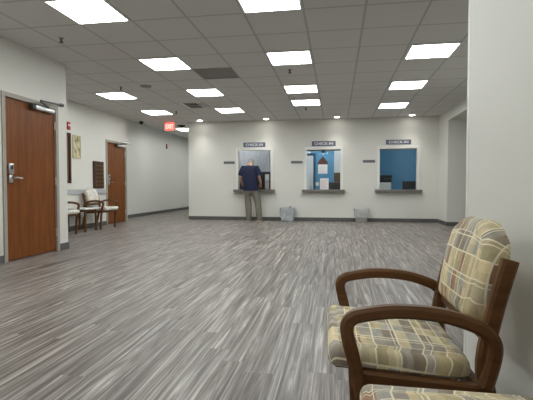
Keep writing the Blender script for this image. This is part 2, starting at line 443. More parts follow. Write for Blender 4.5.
# ------------------------------------------------------------------ doors (leaf at x = X, opening onto +x)
def door(name, X, y0, y1, H, latch_low=True):
    d = struct(bpy.data.objects.new(name, None)); d.location = (X, (y0+y1)/2, 0); link(d)
    w = (y1-y0)/2
    fr = bmesh.new(); ft = .055
    box(fr, -.13, .018, -w, -w+ft, 0, H); box(fr, -.13, .018, w-ft, w, 0, H); box(fr, -.13, .018, -w+ft, w-ft, H-ft, H)
    obj('door_frame', fr, M['frame'], d)
    obj('door_leaf', B(-.06, -.012, -w+ft+.004, w-ft-.004, .012, H-ft-.004, bev=.003), M['doorwood'], d)
    obj('doorstop_backing', B(-.13, -.10, -w+ft, w-ft, 0, H-ft), M['darkvoid'], d)
    for z in (.28, 1.05, H-.30):
        obj('hinge', cyl(bmesh.new(), (.0, w-ft-.004, z), .011, .12), M['silver'], d, True)
    yl = -w+ft+.085
    rd = B(-.012, .022, yl-.045, yl+.045, 1.13, 1.27, bev=.012)
    r = obj('card_reader', rd, M['silver'], d, True)
    obj('reader_window', B(.022, .025, yl-.025, yl+.025, 1.19, 1.245, bev=.001), M['black'], r)
    lp = obj('lever_plate', B(-.012, .012, yl-.035, yl+.035, 1.02, 1.12, bev=.008), M['silver'], d, True)
    lv = bmesh.new(); cyl(lv, (.035, yl, 1.085), .013, .06, 'X'); bar(lv, [(.058, yl-.01, 1.085), (.06, yl+.06, 1.087), (.056, yl+.145, 1.08)], (0, 0, 1), .024, .014, .004)
    obj('lever_handle', lv, M['chrome'], lp, True)
    ub = obj('closer_body', B(-.012, .055, w-ft-.46, w-ft-.06, H-.135, H-.07, bev=.01), M['silver'], d, True)
    obj('closer_end_cap', B(-.012, .056, w-ft-.53, w-ft-.46, H-.137, H-.068, bev=.01), M['dark'], ub, True)
    ar = bmesh.new()
    bar(ar, [(.045, w-ft-.20, H-.055), (.13, w-ft-.46, H-.035)], (0, 0, 1), .022, .02, .003, smooth=0)
    bar(ar, [(.13, w-ft-.46, H-.02), (.03, w+.09, H+.035)], (0, 0, 1), .022, .02, .003, smooth=0)
    cyl(ar, (.13, w-ft-.46, H-.028), .016, .04); cyl(ar, (.045, w-ft-.20, H-.06), .014, .03)
    box(ar, .0, .035, w+.05, w+.12, H+.015, H+.055, bev=.004)
    obj('closer_arm', ar, M['dark'] if name == 'door_1' else M['silver'], d)
    return d
door('door_1', XL, 4.74, 5.83, 2.17); door('door_2', XA, 9.95, 11.0, 2.16)

# ------------------------------------------------------------------ check-in windows
win = []
for i, (a, b) in enumerate(WIN):
    w = struct(bpy.data.objects.new('window_%d' % (i+1), None)); w.location = ((a+b)/2, YB, WZ0); link(w); win.append(w)
    hw = (b-a)/2; H = WZ1-WZ0; f = bmesh.new(); fw = .022
    for s in (-1, 1):
        lo, hi = sorted((s*hw, s*(hw-fw))); box(f, lo-.0, hi, -.02, .15, 0, H, bev=.004)
        lo, hi = sorted((s*(hw-.005), s*(hw+.045))); box(f, lo, hi, -.018, 0, -.0, H+.05, bev=.004)
    box(f, -hw+fw, hw-fw, -.02, .15, H-.03, H, bev=.004); box(f, -hw+.005, hw-.005, -.018, 0, H, H+.05, bev=.004)
    obj('window_frame', f, M['trim'], w)
    obj('sill', B(-hw-.1, hw+.1, -.16, .15, -.075, 0, bev=.008), M['ledge'], w)
    obj('glass_pane', B(-hw+fw, hw-fw, .09, .096, .0 if i else .18, H-.03), M['glass'], w)
    if i: obj('head_track', B(-hw+fw, hw-fw, .07, .115, H-.03-.03, H-.03), M['grille'], w)

# signs over the windows and the little name plates beside them
for (xc, zc, wd, ht), what in zip(((-2.33, 2.165, .64, .13), (-.36, 2.165, .66, .14), (1.65, 2.175, .66, .13)),
        ('first window where the man stands', 'middle window with the taped flyers', 'window nearest the right corner')):
    t = thing('check_in_sign', 'slate check-in sign with white capitals above the '+what, 'sign', (xc, YB, zc), 0, 'check-in signs over the windows')
    obj('plate', B(-wd/2, wd/2, -.012, 0, -ht/2, ht/2, bev=.003), M['navysign'], t)
    text_mesh('lettering', 'CHECK-IN', .1, M['lettering'], t, (0, -.014, 0), (PI/2, 0, 0), .004, (wd*.78, ht*.52))
for xc, zc, what in ((-3.07, 1.66, 'the first window, by the man'), (-1.11, 1.655, 'the middle window'), (.875, 1.66, 'the window nearest the right corner')):
    t = thing('name_plate', 'small dark name plate on the wall beside '+what, 'sign', (xc, YB+.003, zc), 0, 'small plates beside the windows')
    obj('plate', B(-.165, .165, -.008, 0, -.036, .036, bev=.002), M['smallsign'], t)
    obj('edge_strip', B(-.165, .165, -.009, -.001, .036, .046), M['silver'], t)

# ------------------------------------------------------------------ the office behind the glass
oz = CZ; y0 = YB+.15; y1 = 14.9
S('wall_office_blue', B(-.9, 4.0, y1, y1+.1, 0, CZ), M['blue'])
S('wall_office_grey', B(-4.16, -1.4, 14.2, 14.3, 0, CZ), M['grey'])
S('wall_office_divider', B(-1.42, -1.32, y0, y1, 0, CZ), M['white'])
S('wall_office_white', B(-1.32, -.9, y1, y1+.1, 0, CZ), M['white'])
S('wall_office_partition', B(.72, .80, y0, y1, 0, CZ), M['blue'])
S('wall_office_right', B(4.0, 4.1, y0, y1+.1, 0, CZ), M['blue'])
S('trim_4', wall_boxes('x', -1.10, -.72, y1-.03, y1, 0, 2.12, [(-1.08, -.80, 0, 2.04)]), M['navyframe'])
wp = S('door_3', B(-1.08, -.80, y1-.02, y1, .01, 2.04), M['white'])
S('wall_office_column', B(-.085, .70, y1-.45, y1, 0, CZ), M['white'])
# desks
for nm, x0, x1, lab in (('desk', -3.6, -1.5, 'grey desk behind the first window'), ('desk', -1.3, .70, 'grey desk behind the middle window'), ('desk', .82, 3.6, 'grey desk behind the window nearest the right corner')):
    t = thing('desk', lab, 'desk', ((x0+x1)/2, y0+.42, 0), 0, 'desks behind the windows'); h = (x1-x0)/2
    obj('desktop', B(-h, h, -.40, .36, .72, .76, bev=.004), M['ledge'], t)
    for s in (-1, 1):
        lo, hi = sorted((s*(h-.02), s*(h-.06))); obj('leg_panel', B(lo, hi, -.36, .33, 0, .72), M['ledge'], t)

def monitor(loc, rz, w, h, label, back=False):
    t = thing('computer_monitor', label, 'monitor', loc, rz)
    obj('base', B(-.11, .11, -.08, .08, 0, .015, bev=.004), M['black'], t)
    obj('stand', B(-.03, .03, .0, .03, .015, .22), M['black'], t)
    obj('housing', B(-w/2, w/2, -.03, .0, .10, .10+h, bev=.006), M['black'], t)
    return t
# first window: blind, screen, lit cabinet edge
t = thing('vertical_blind', 'pale grey vertical blind hanging behind the first window', 'blind', (-2.35, 13.1, 0))
obj('head_rail', B(-.75, .75, -.03, .03, 2.25, 2.31), M['trim'], t)
sl = bmesh.new()
for k in range(17):
    x = -.72+k*.09; bar(sl, [(x-.044, .004, 1.79), (x, -.004, 1.79), (x+.044, .004, 1.79)], (0, 0, 1), .92, .004, .001, smooth=3)
obj('slats', sl, M['blind'], t)
monitor((-2.02, 12.62, .76), .1, .50, .55, 'black computer screen to the right of the man behind the first window')
t = thing('filing_cabinet', 'black filing cabinet at the back of the first office', 'cabinet', (-2.4, 14.0, 0))
obj('body', B(-.8, .75, -.25, .19, 0, 1.34, bev=.005), M['black'], t)
for x0, x1 in ((-.79, -.03), (-.01, .74)):
    for z in (.05, .48, .91):
        dr = obj('drawer', B(x0, x1, -.265, -.25, z, z+.41, bev=.003), M['dark'], t); obj('pull', B((x0+x1)/2-.07, (x0+x1)/2+.07, -.28, -.265, z+.30, z+.32), M['silver'], dr)
t = thing('paper_tray', 'upright white paper organiser beside the black screen behind the first window', 'organiser', (-2.03, 12.42, .76))
obj('tray_back', B(-.06, .06, .0, .01, 0, .57, bev=.002), M['whitep'], t)
for z in (.0, .19, .38): obj('shelf', B(-.06, .06, -.12, 0, z, z+.012), M['whitep'], t)
# middle window
t = thing('flyer', 'house shaped brown flyer with white sheet taped inside the middle window', 'flyer', (-.385, YB+.085, 1.3))
bm = bmesh.new(); vs = [(-.14, .29), (.14, .29), (.14, .35), (.0, .52), (-.14, .35)]
f0 = [bm.verts.new((x, 0, z)) for x, z in vs]; f1 = [bm.verts.new((x, .003, z)) for x, z in vs]
bm.faces.new(f0); bm.faces.new(f1[::-1])
for i in range(5): bm.faces.new((f0[i], f1[i], f1[(i+1) % 5], f0[(i+1) % 5]))
obj('roof_picture', bm, M['roof'], t); obj('sheet', B(-.13, .13, 0, .003, .03, .29), M['paper'], t)
ln = bmesh.new()
for k in range(6): box(ln, -.10, .10-.05*(k % 2), -.0015, 0, .06+k*.035, .065+k*.035)
obj('print_lines', ln, M['greyink'], t)
t = thing('notice_sheet', 'white notice with red lines standing on the sill of the middle window', 'notice', (-.34, YB+.085, .886))
obj('sheet', B(-.12, .12, 0, .003, 0, .315), M['paper'], t)
ln = bmesh.new()
for k in range(7): box(ln, -.10, .10-.04*(k % 3), -.0015, 0, .04+k*.036, .046+k*.036)
obj('print_lines', ln, M['redink'], t)
t = thing('ceiling_camera', 'small black device at the top of the middle window', 'camera', (-.37, YB+.05, WZ1-.045))
obj('body', B(-.05, .05, -.03, .03, -.07, 0, bev=.01), M['black'], t, True); obj('lens', cyl(bmesh.new(), (0, -.034, -.038), .02, .012, 'Y'), M['dark'], t, True)
t = thing('office_printer', 'white printer on the desk at the left edge of the middle window', 'printer', (-.98, 12.62, .76))
obj('body', B(-.2, .24, -.19, .19, 0, .24, bev=.02), M['whitep'], t, True); obj('paper_feed', B(-.14, .16, .06, .16, .24, .40, bev=.004), M['paper'], t); obj('output_slot', B(-.15, .19, -.2, -.18, .07, .12), M['black'], t)
t = thing('desk_telephone', 'black desk telephone beside the white printer behind the glass', 'telephone', (-.60, 12.48, .76))
obj('base', B(-.09, .09, -.09, .09, 0, .07, bev=.012), M['black'], t, True); obj('handset', B(-.085, -.03, -.10, .10, .07, .11, bev=.015), M['black'], t, True)
t = thing('wall_switch', 'white wall plate on the blue office wall by the dark frame', 'switch', (-.66, y1, 1.06))
obj('plate', B(-.06, .06, -.01, 0, -.06, .06, bev=.003), M['whitep'], t); obj('toggle', B(-.012, .012, -.02, -.01, -.025, .025), M['whitep'], t)
t = thing('office_chair', 'black office chair back above the sill of the middle window', 'office chair', (.02, 13.35, 0))
obj('seat', B(-.25, .25, -.25, .25, .42, .50, bev=.03), M['black'], t, True); obj('backrest', B(-.28, .26, -.32, -.24, .52, 1.10, bev=.03), M['black'], t, True)
obj('gas_lift', cyl(bmesh.new(), (0, 0, .25), .03, .34), M['dark'], t, True)
bs = bmesh.new()
for k in range(5):
    a = k*2*PI/5; bar(bs, [(0, 0, .09), (.28*math.cos(a), .28*math.sin(a), .06)], (-math.sin(a), math.cos(a), 0), .04, .03, .006, smooth=0)
    sphere(bs, (.27*math.cos(a), .27*math.sin(a), .03), .03, seg=10)
obj('star_base', bs, M['dark'], t)
t = thing('wooden_cabinet', 'brown wooden cabinet against the white column in the middle office', 'cabinet', (.21, y1-.71, 0))
obj('body', B(-.29, .29, -.25, .25, 0, 1.42, bev=.005), M['cabinet'], t)
for x0, x1 in ((-.285, -.005), (.005, .285)):
    dd = obj('door', B(x0, x1, -.265, -.25, .06, 1.39, bev=.003), M['cabinet'], t); obj('knob', sphere(bmesh.new(), (x1-.03 if x0 < 0 else x0+.03, -.275, .62), .012, seg=10), M['silver'], dd, True)
# right-hand window
t = thing('office_printer', 'black printer on the white stand behind the window nearest the right corner', 'printer', (1.36, 12.72, 1.085))
obj('body', B(-.25, .19, -.2, .2, 0, .15, bev=.02), M['black'], t, True); obj('lid', B(-.24, .21, -.2, .21, .15, .21, bev=.02), M['black'], t, True); obj('control_panel', B(.0, .17, -.235, -.19, .08, .13, bev=.006), M['dark'], t)
t = thing('document_stand', 'white paper cabinet under the black printer on the desk', 'cabinet', (1.33, 12.72, .76))
obj('body', B(-.23, .20, -.2, .2, 0, .325, bev=.008), M['whitep'], t)
for z in (.02, .12, .22): obj('drawer', B(-.22, .19, -.208, -.2, z, z+.09, bev=.003), M['whitep'], t)
monitor((2.06, 12.75, .76), .12, .38, .26, 'black computer screen on the desk near the right corner window')

# ------------------------------------------------------------------ ceiling fittings
def tile_at(kx, ky): return (GX+kx*TX, GY+ky*TY)
def panel_proto():
    t = thing('ceiling_light', '-', 'ceiling light')
    f = bmesh.new(); o, n = .316, .294
    for a in ((-o, o, -o, -n), (-o, o, n, o), (-o, -n, -n, n), (n, o, -n, n)): box(f, *a, -.012, .0)
    obj('frame', f, M['whitep'], t); obj('diffuser', B(-n, n, -n-.008, n+.008, -.008, -.002), M['panel'], t)
    return t
LP = [((0, 0), 'lit square ceiling panel cut by the top edge, above the middle of the floor'),
      ((-3, 0), 'largest lit ceiling panel, nearest the front door'),
      ((0, 3), 'lit ceiling panel in the middle column, beside a sprinkler'),
      ((3, 3), 'largest lit ceiling panel of the column by the right wall'),
      ((-3, 3), 'lit ceiling panel in front of the grey return grille'),
      ((0, 6), 'lit ceiling panel second from the check-in wall in the middle column'),
      ((3, 6), 'middle lit ceiling panel of the column by the right wall'),
      ((-3, 6), 'lit ceiling panel between the grey grille and the slotted vent'),
      ((-6, 6), 'lit ceiling panel over the waiting chairs in the alcove'),
      ((0, 8), 'lit ceiling panel of the middle column closest to the check-in wall'),
      ((3, 9), 'lit ceiling panel in front of the window nearest the right corner'),
      ((-3, 9), 'lit ceiling panel in front of the first window with the man'),
      ((-6, 9), 'lit ceiling panel just in front of the red exit sign'),
      ((-6, 11), 'lit ceiling panel beyond the red exit sign at the corridor mouth'),
      ((-6, 18), 'added unseen lit ceiling panel in the corridor behind the check-in wall end'), ((-6, 22), 'unseen lit ceiling panel deep in the corridor'),  # unseen corridor panels, added to brighten the corridor wall
      ((0, -3), 'added unseen lit ceiling panel overhead in front of the plaid chairs'), ((-3, -3), 'added unseen lit ceiling panel overhead at the near end of the front door wall'),  # above the frame, added to light the near chairs and walls
      ((0, -7), 'added unseen lit ceiling panel at the near end of the room by the right wall'), ((-3, -7), 'added unseen lit ceiling panel at the near end of the room by the left wall')]  # unseen near-end pair, added only for fill light
proto = panel_proto()
for i, (k, lab) in enumerate(LP):
    o = proto if i == 0 else copy_tree(proto)
    x, y = tile_at(*k)
    if k[0] == -6: x += .07
    if k[0] == -3 and k[1] >= 3: x += .03
    if k[0] == 3: x += .02
    if k == (-6, 11): x, y = -4.86, 13.45
    o.location = (x, y, CZ); o['label'] = lab; o['group'] = 'square lit ceiling panels'
for i, (x, lab) in enumerate(((-3.86, 'recessed round downlight nearest the corridor, before the check-in wall'), (-1.94, 'recessed round downlight between the first two check-in windows'), (0.0, 'recessed round downlight above the right edge of the middle window'), (1.95, 'recessed round downlight before the window nearest the right corner'))):
    t = thing('downlight', lab, 'ceiling light', (x, 11.70, CZ), 0, 'round downlights along the check-in wall')
    r = bmesh.new(); cyl(r, (0, 0, -.004), .085, .008, seg=28); obj('trim_ring', r, M['whitep'], t, True)
    obj('lens', cyl(bmesh.new(), (0, 0, -.0095), .066, .003, seg=28), M['can'], t)
    L = bpy.data.lights.new('downlight_beam', 'SPOT'); L.energy = 26; L.spot_size = math.radians(84); L.spot_blend = .85; L.shadow_soft_size = .06; L.color = (1, .97, .9)
    lo = bpy.data.objects.new('downlight_beam', L); lo.location = (0, 0, -.03); link(lo, t)
# office ceiling lights behind the windows
for x, y, lab in ((-.55, 14.3, 'added unseen lit ceiling panel at the back of the middle office'), (-2.9, 12.75, 'lit ceiling panel in the office behind the first window'), (-.3, 13.4, 'lit ceiling panel in the office behind the middle window'), (2.4, 13.4, 'lit ceiling panel in the office behind the window near the corner')):
    o = copy_tree(proto); o.location = (x, y, CZ); o['label'] = lab; o['group'] = 'square lit ceiling panels'
    if x == -.55: o.scale = (.6, .6, 1)  # extra panel added to brighten the blue office, shrunk to give less light
# return grille and slotted diffuser
x, y = tile_at(-2, 4)
t = thing('return_grille', 'grey square return air grille set among the ceiling tiles', 'vent', (x, y, CZ))
f = bmesh.new()
for a in ((-.31, .31, -.315, -.285), (-.31, .31, .285, .315), (-.31, -.28, -.285, .285), (.28, .31, -.285, .285)): box(f, *a, -.01, 0)
obj('frame', f, M['grille'], t); obj('backing', B(-.28, .28, -.285, .285, -.003, -.001), M['grille'], t)
f = bmesh.new()
for k in range(22): box(f, -.28+k*.0255, -.272+k*.0255, -.285, .285, -.008, -.003)
obj('louvre', f, M['grille'], t)
t = thing('slot_vent', 'white and black slotted air vent in front of the exit sign panel', 'vent', (-3.17, 9.5, CZ))
obj('backing', B(-.27, .27, -.30, .30, -.006, -.001), M['darkvoid'], t)
f = bmesh.new()
for k in range(3): box(f, -.27, .06, -.21+k*.19, -.19+k*.19, -.009, -.006)
for k in range(4): box(f, .06+k*.055, .088+k*.055, -.29, .29, -.009, -.006)
for a in ((-.31, .31, -.33, -.30), (-.31, .31, .30, .33), (-.31, -.27, -.30, .30), (.27, .31, -.30, .30)): box(f, *a, -.008, 0)
obj('blades', f, M['whitep'], t)
for x, y, lab in ((-3.45, 4.95, 'dark sprinkler head nearest the front door'), (-.75, 6.87, 'dark sprinkler head just past the middle column light panel'), (-.73, 10.2, 'dark sprinkler head nearest the check-in wall'), (-4.03, 7.54, 'dark sprinkler head before the waiting alcove light panel'), (-3.97, 10.19, 'dark sprinkler head beside the panel before the exit sign')):
    t = thing('sprinkler_head', lab, 'sprinkler', (x, y, CZ+.003), 0, 'sprinkler heads in the ceiling')
    obj('ceiling_plate', cyl(bmesh.new(), (0, 0, -.004), .035, .008), M['grille'], t, True)
    b = bmesh.new(); cyl(b, (0, 0, -.03), .012, .05, seg=12); obj('nozzle', b, M['dark'], t, True)
    obj('deflector', cyl(bmesh.new(), (0, 0, -.058), .028, .006, seg=14), M['dark'], t)
t = thing('smoke_detector', 'low round detector on the ceiling above the alcove opening', 'detector', (-3.53, 7.54, CZ))
obj('base', cyl(bmesh.new(), (0, 0, -.008), .10, .016, seg=28), M['grille'], t, True); obj('cap', cyl(bmesh.new(), (0, 0, -.02), .06, .01, seg=28, r2=.075), M['grille'], t, True)
t = thing('security_camera', 'small dark camera at the ceiling edge over the far brown door', 'camera', (-5.58, 11.6, CZ))
obj('mount', cyl(bmesh.new(), (0, 0, -.015), .06, .03), M['dark'], t, True); obj('dome', sphere(bmesh.new(), (0, 0, -.045), .055, (1, 1, .8)), M['black'], t, True)
t = thing('smoke_detector', 'dark round detector on the ceiling past the exit sign', 'detector', (-4.72, 12.55, CZ))
obj('base', cyl(bmesh.new(), (0, 0, -.012), .12, .024, seg=28), M['dark'], t, True); obj('cap', cyl(bmesh.new(), (0, 0, -.036), .08, .024, seg=28, r2=.06), M['dark'], t, True)
t = thing('exit_sign', 'glowing red exit sign hanging from the ceiling at the corridor mouth', 'sign', (-4.79, 11.8, CZ))
obj('canopy', B(-.09, .09, -.035, .035, -.02, 0, bev=.004), M['whitep'], t)
hb = obj('housing', B(-.155, .155, -.025, .025, -.26, -.02, bev=.006), M['whitep'], t)
obj('lit_face', B(-.145, .145, -.03, -.025, -.25, -.03), M['exitred'], hb)
text_mesh('lettering', 'EXIT', .15, M['exitletter'], t, (0, -.032, -.14), (PI/2, 0, 0), .004, (.22, .12))

# ------------------------------------------------------------------ things on the walls
def strobe(name, label, loc, rz):
    t = thing(name, label, 'fire alarm', loc, rz)
    obj('body', B(-.05, .05, -.03, 0, -.085, .085, bev=.008), M['red'], t, True)
    obj('strobe_lens', B(-.038, .038, -.042, -.03, -.005, .03, bev=.004), M['whitep'], t, True)
    return t
strobe('fire_alarm', 'red fire alarm above the tall dark board in the alcove', (XA-.003, 8.44, 2.285), PI/2)
strobe('fire_alarm', 'red fire alarm alone on the corridor wall', (XH-.003, 15.17, 2.47), PI/2)
t = thing('wall_board', 'tall dark wooden framed board half hidden by the near wall corner', 'board', (XA, 7.91, 1.6))
f = bmesh.new()
for a in ((-.56, -.5, -.56, .53), (.5, .56, -.56, .53), (-.5, .5, -.56, -.5), (-.5, .5, .47, .53)): box(f, 0, .045, a[0], a[1], a[2], a[3], bev=.004)
obj('frame', f, M['darkwood'], t); obj('panel', B(0, .02, -.5, .5, -.5, .47), M['cabinet'], t)
t = thing('framed_picture', 'small upright floral print in a pale gilt frame on the alcove wall', 'picture', (XA, 8.72, 1.855))
f = bmesh.new()
for a in ((-.145, -.125, -.255, .255), (.125, .145, -.255, .255), (-.125, .125, -.255, -.235), (-.125, .125, .235, .255)): box(f, 0, .02, *a)
obj('frame', f, M['pictureframe'], t); obj('print', B(0, .01, -.125, .125, -.235, .235), M['picture'], t)
t = thing('wall_plaque', 'dark brown wooden plaque with small plates beside the far door', 'plaque', (XA, 9.585, 1.255))
obj('board', B(0, .03, -.225, .225, -.325, .325, bev=.006), M['darkwood'], t)
obj('edge_strip', B(.03, .036, -.15, -.13, -.30, .30), M['cabinet'], t)
for r in range(6):
    for c in range(3): obj('name_strip', B(.03, .033, -.10+c*.105, -.02+c*.105, -.28+r*.095, -.225+r*.095), M['brass'], t)
for y, z, lab in ((12.41, .52, 'white wall outlet beside the far brown door'), (15.9, .56, 'white wall outlet further down the corridor')):
    t = thing('wall_outlet', lab, 'outlet', (XH, y, z), 0, 'outlets on the corridor wall')
    obj('plate', B(0, .010, -.06, .06, -.085, .085, bev=.003), M['lettering'], t)
    for dz in (-.03, .03): obj('socket', B(.010, .0115, -.02, .02, dz-.018, dz+.018), M['rail'], t)

# ------------------------------------------------------------------ bins against the back wall
def bin_(loc, label, lm, w, h, sag):
    t = thing('waste_bin', label, 'waste bin', loc, 0, 'lined waste bins by the check-in wall')
    out = lambda k: round_poly([(-w/2*k, -.13*k), (w/2*k, -.13*k), (w/2*k, .13*k), (-w/2*k, .13*k)], .05, 4)
    def shell(levels, nm, mat, jit=0.):
        bm = bmesh.new(); R = []
        for z, k in levels:
            R.append([bm.verts.new((p[0]*(1+random.uniform(-jit, jit)), p[1]*(1+random.uniform(-jit, jit)), z+random.uniform(-jit, jit)*.25)) for p in out(k)])
        n = len(R[0])
        for r, s in zip(R, R[1:]):
            for i in range(n): bm.faces.new((r[i], r[(i+1) % n], s[(i+1) % n], s[i]))
        return bm, R
    bm, R = shell([(0, .80), (.02, .82), (h*.5, .88), (h-.01, .97), (h, .99), (h, .93), (h*.5, .86), (.03, .8)], 'body', None)
    bm.faces.new(R[0][::-1]); bm.faces.new(R[-1]); obj('body', bm, M['bin'], t, True)
    bm, R = shell([(sag, .86), (sag+.05, .92), (h*.35, .95), (h*.6, 1.0), (h*.8, 1.04), (h+.005, 1.03), (h+.018, .97), (h+.004, .90), (h*.6, .80), (.08, .74)], 'liner', None, .07)
    bm.faces.new(R[-1]); obj('liner', bm, lm, t, True)
    return t
t = bin_((-1.35, 11.82, 0), 'waste bin wrapped in a cloudy grey liner, nearest the man', M['liner'], .385, .37, .03)
obj('liner_knot', sphere(bmesh.new(), (.08, -.02, .395), .03, (1, 1, 1.1), 12), M['bin'], t, True)
bin_((.67, 11.82, 0), 'waste bin with a clear white liner, between the middle and right windows', M['liner2'], .37, .36, .16)

# ------------------------------------------------------------------ chairs (local: facing -x, side axis y)
def back_frame(u, v, w):                                  # w towards the sitter
    d = Vector((.088, 0, .36)).normalized(); n = Vector((-d.z, 0, d.x))
    p = Vector((.215, 0, .478))+d*v+n*w; return (p.x, u, p.z)

def arm_chair(label, fabric, group=None):
    t = thing('armchair', label, 'chair', (0, 0, 0), 0, group); wd = M['chairwood']
    for s in (-1, 1):
        y = .285*s
        pts = [(-.150, 0), (-.160, .2), (-.178, .38), (-.206, .50), (-.213, .542), (-.198, .570), (-.160, .584), (-.06, .598), (.06, .591), (.15, .566), (.190, .543), (.210, .508), (.206, .46), (.186, .385)]
        i = 3
        leg = bar(bmesh.new(), [(x, y, z) for x, z in pts[:4]], (0, 1, 0), .042, .042, .009, 5, lambda k: .8+.2*k)
        obj('front_leg', leg, wd, t, True)
        obj('armrest', bar(bmesh.new(), [(x, y, z) for x, z in pts[3:]], (0, 1, 0), .042, .040, .010, 6), wd, t, True)
        yp = .262*s
        obj('rear_leg', bar(bmesh.new(), [(.29, yp, 0), (.23, yp, .25), (.19, yp, .42), (.213, yp, .58), (.258, yp, .755)], (0, 1, 0), .034, .046, .008, 5, lambda k: .85 if k < .2 else 1.), wd, t, True)
        obj('side_rail', bar(bmesh.new(), [(-.19, yp, .381), (.19, yp, .354)], (0, 1, 0), .034, .05, .006, 0), wd, t, True)
    obj('front_rail', B(-.195, -.165, -.275, .275, .35, .403, bev=.006), wd, t, True)
    obj('rear_rail', B(.165, .195, -.24, .24, .325, .378, bev=.006), wd, t, True)
    for z, x in ((.52, .206), (.70, .246)): obj('back_rail', B(x-.010, x+.014, -.24, .24, z-.025, z+.025, bev=.006), wd, t, True)
    so = round_poly([(-.268, -.22), (-.255, -.258), (.175, -.245), (.175, .245), (-.255, .258), (-.268, .22)], .07, 5)
    cushion(so, .068, .034, .014, lambda u, v, w: (u, v, .385+w-.065*(u+.03)), 'seat', fabric, t)
    bo = round_poly([(-.20, .055), (.155, .055), (.178, .13), (.205, .24), (.185, .325), (.09, .382), (-.11, .382), (-.21, .325), (-.235, .24), (-.228, .13)], .06, 4)
    cushion(bo, .078, .032, .014, back_frame, 'backrest', fabric, t, (.37, .11))
    return t
ch = arm_chair('plaid padded armchair with brown wooden arms by the right wall', M['plaid'])
ch.location = (.238, 1.592, 0); ch.rotation_euler = (0, 0, math.radians(1.5))

t = thing('side_chair', 'plaid padded armless chair nearest the camera, only its seat showing', 'chair', (.30, .835, 0))
so = round_poly([(-.24, -.25), (-.23, -.265), (.2, -.26), (.2, .26), (-.23, .265), (-.24, .25)], .07, 5)
cushion(so, .085, .036, .018, lambda u, v, w: (u, v, .392+w), 'seat', M['plaid'], t, (.53, .36))
bo = round_poly([(-.20, .0), (.20, .0), (.235, .10), (.238, .24), (.205, .325), (.10, .385), (-.10, .385), (-.205, .325), (-.238, .24), (-.235, .10)], .06, 4)
cushion(bo, .078, .032, .014, back_frame, 'backrest', M['plaid'], t, (.77, .51))
for s in (-1, 1):
    obj('front_leg', bar(bmesh.new(), [(-.17, .235*s, 0), (-.18, .235*s, .398)], (0, 1, 0), .04, .04, .008, 0), M['chairwood'], t, True)
    obj('rear_leg', bar(bmesh.new(), [(.30, .235*s, 0), (.235, .235*s, .25), (.19, .235*s, .42), (.222, .235*s, .58), (.272, .235*s, .755)], (0, 1, 0), .034, .052, .008, 5), M['chairwood'], t, True)
    obj('side_rail', B(-.185, .19, .235*s-.017, .235*s+.017, .345, .398, bev=.006), M['chairwood'], t, True)
obj('front_rail', B(-.195, -.165, -.24, .24, .345, .398, bev=.006), M['chairwood'], t, True)

c1 = arm_chair('cream padded wooden armchair between the side table and the far door', M['pale'], 'cream armchairs in the alcove')
c1.location = (-5.38, 9.09, 0); c1.rotation_euler = (0, 0, PI); c1.scale = (1.08, 1.08, 1.08)
c2 = copy_tree(c1); c2.location = (-5.38, 7.56, 0); c2['label'] = 'cream padded wooden armchair half hidden by the near wall corner'
t = thing('side_table', 'small white topped table with brown legs between the cream chairs', 'table', (-5.44, 8.43, 0))
obj('table_top', B(-.24, .24, -.25, .25, .475, .505, bev=.008), M['tabletop'], t, True)
for sx in (-1, 1):
    for sy in (-1, 1): obj('leg', bar(bmesh.new(), [(.20*sx, .205*sy, 0), (.195*sx, .20*sy, .475)], (0, 1, 0), .04, .04, .006, 0), M['chairwood'], t)
obj('apron', B(-.19, .19, -.2, .2, .43, .475), M['chairwood'], t)

# ------------------------------------------------------------------ the man at the first window
def skinned(name, V, E, mat, parent, root=0, sub=2, extra=None):
    """V: (x, y, z, rx, ry). Grows one continuous surface along the edges."""
    me = bpy.data.meshes.new(name+'_cage'); me.from_pydata([v[:3] for v in V], E, [])
    o = bpy.data.objects.new(name+'_cage', me); C.objects.link(o)
    md = o.modifiers.new('skin', 'SKIN'); md.use_smooth_shade = True
    for i, sv in enumerate(me.skin_vertices[0].data):
        sv.radius = (V[i][3], V[i][4] if len(V[i]) > 4 else V[i][3]); sv.use_root = (i == root)
    sd = o.modifiers.new('sub', 'SUBSURF'); sd.levels = sub; sd.render_levels = sub
    dg = bpy.context.evaluated_depsgraph_get(); dg.update()
    out = bpy.data.meshes.new_from_object(o.evaluated_get(dg)); bpy.data.objects.remove(o)
    bm = bmesh.new(); bm.from_mesh(out); bpy.data.meshes.remove(out)
    if extra: extra(bm)
    return obj(name, bm, mat, parent, True)

man = thing('person', 'grey haired man in navy shirt and khaki trousers leaning at the first window', 'person', (-2.375, 11.55, 0)); man.scale = (1.08, 1., 1.06)
ARM = {-1: [(-.165, .05, 1.39), (-.224, .02, 1.265), (-.243, .02, 1.14), (-.24, .13, 1.03), (-.22, .235, .94)],
        1: [(.165, .05, 1.39), (.222, .02, 1.265), (.240, .02, 1.15), (.255, .13, 1.05), (.245, .235, .945)]}
LEG = {-1: [(-.055, .0, .88), (-.045, .03, .48), (-.02, -.0, .09)], 1: [(.135, .0, .88), (.21, .035, .48), (.25, .0, .09)]}
def body_cage():
    V = [(0, 0, .93, .11, .09), (0, .01, 1.08, .105, .09), (0, .03, 1.26, .11, .09), (0, .055, 1.39, .085, .075), (0, .10, 1.49, .058, .058), (0, .145, 1.54, .056, .056)]
    E = [(0, 1), (1, 2), (2, 3), (3, 4), (4, 5)]
    for s in (-1, 1):
        p = 3
        for q, r in zip(ARM[s], (.062, .05, .042, .038, .028)):
            V.append((*q, r, r)); E.append((p, len(V)-1)); p = len(V)-1
        p = 0
        for q, r in zip(LEG[s], (.085, .058, .04)):
            V.append((*q, r, r)); E.append((p, len(V)-1)); p = len(V)-1
    return V, E
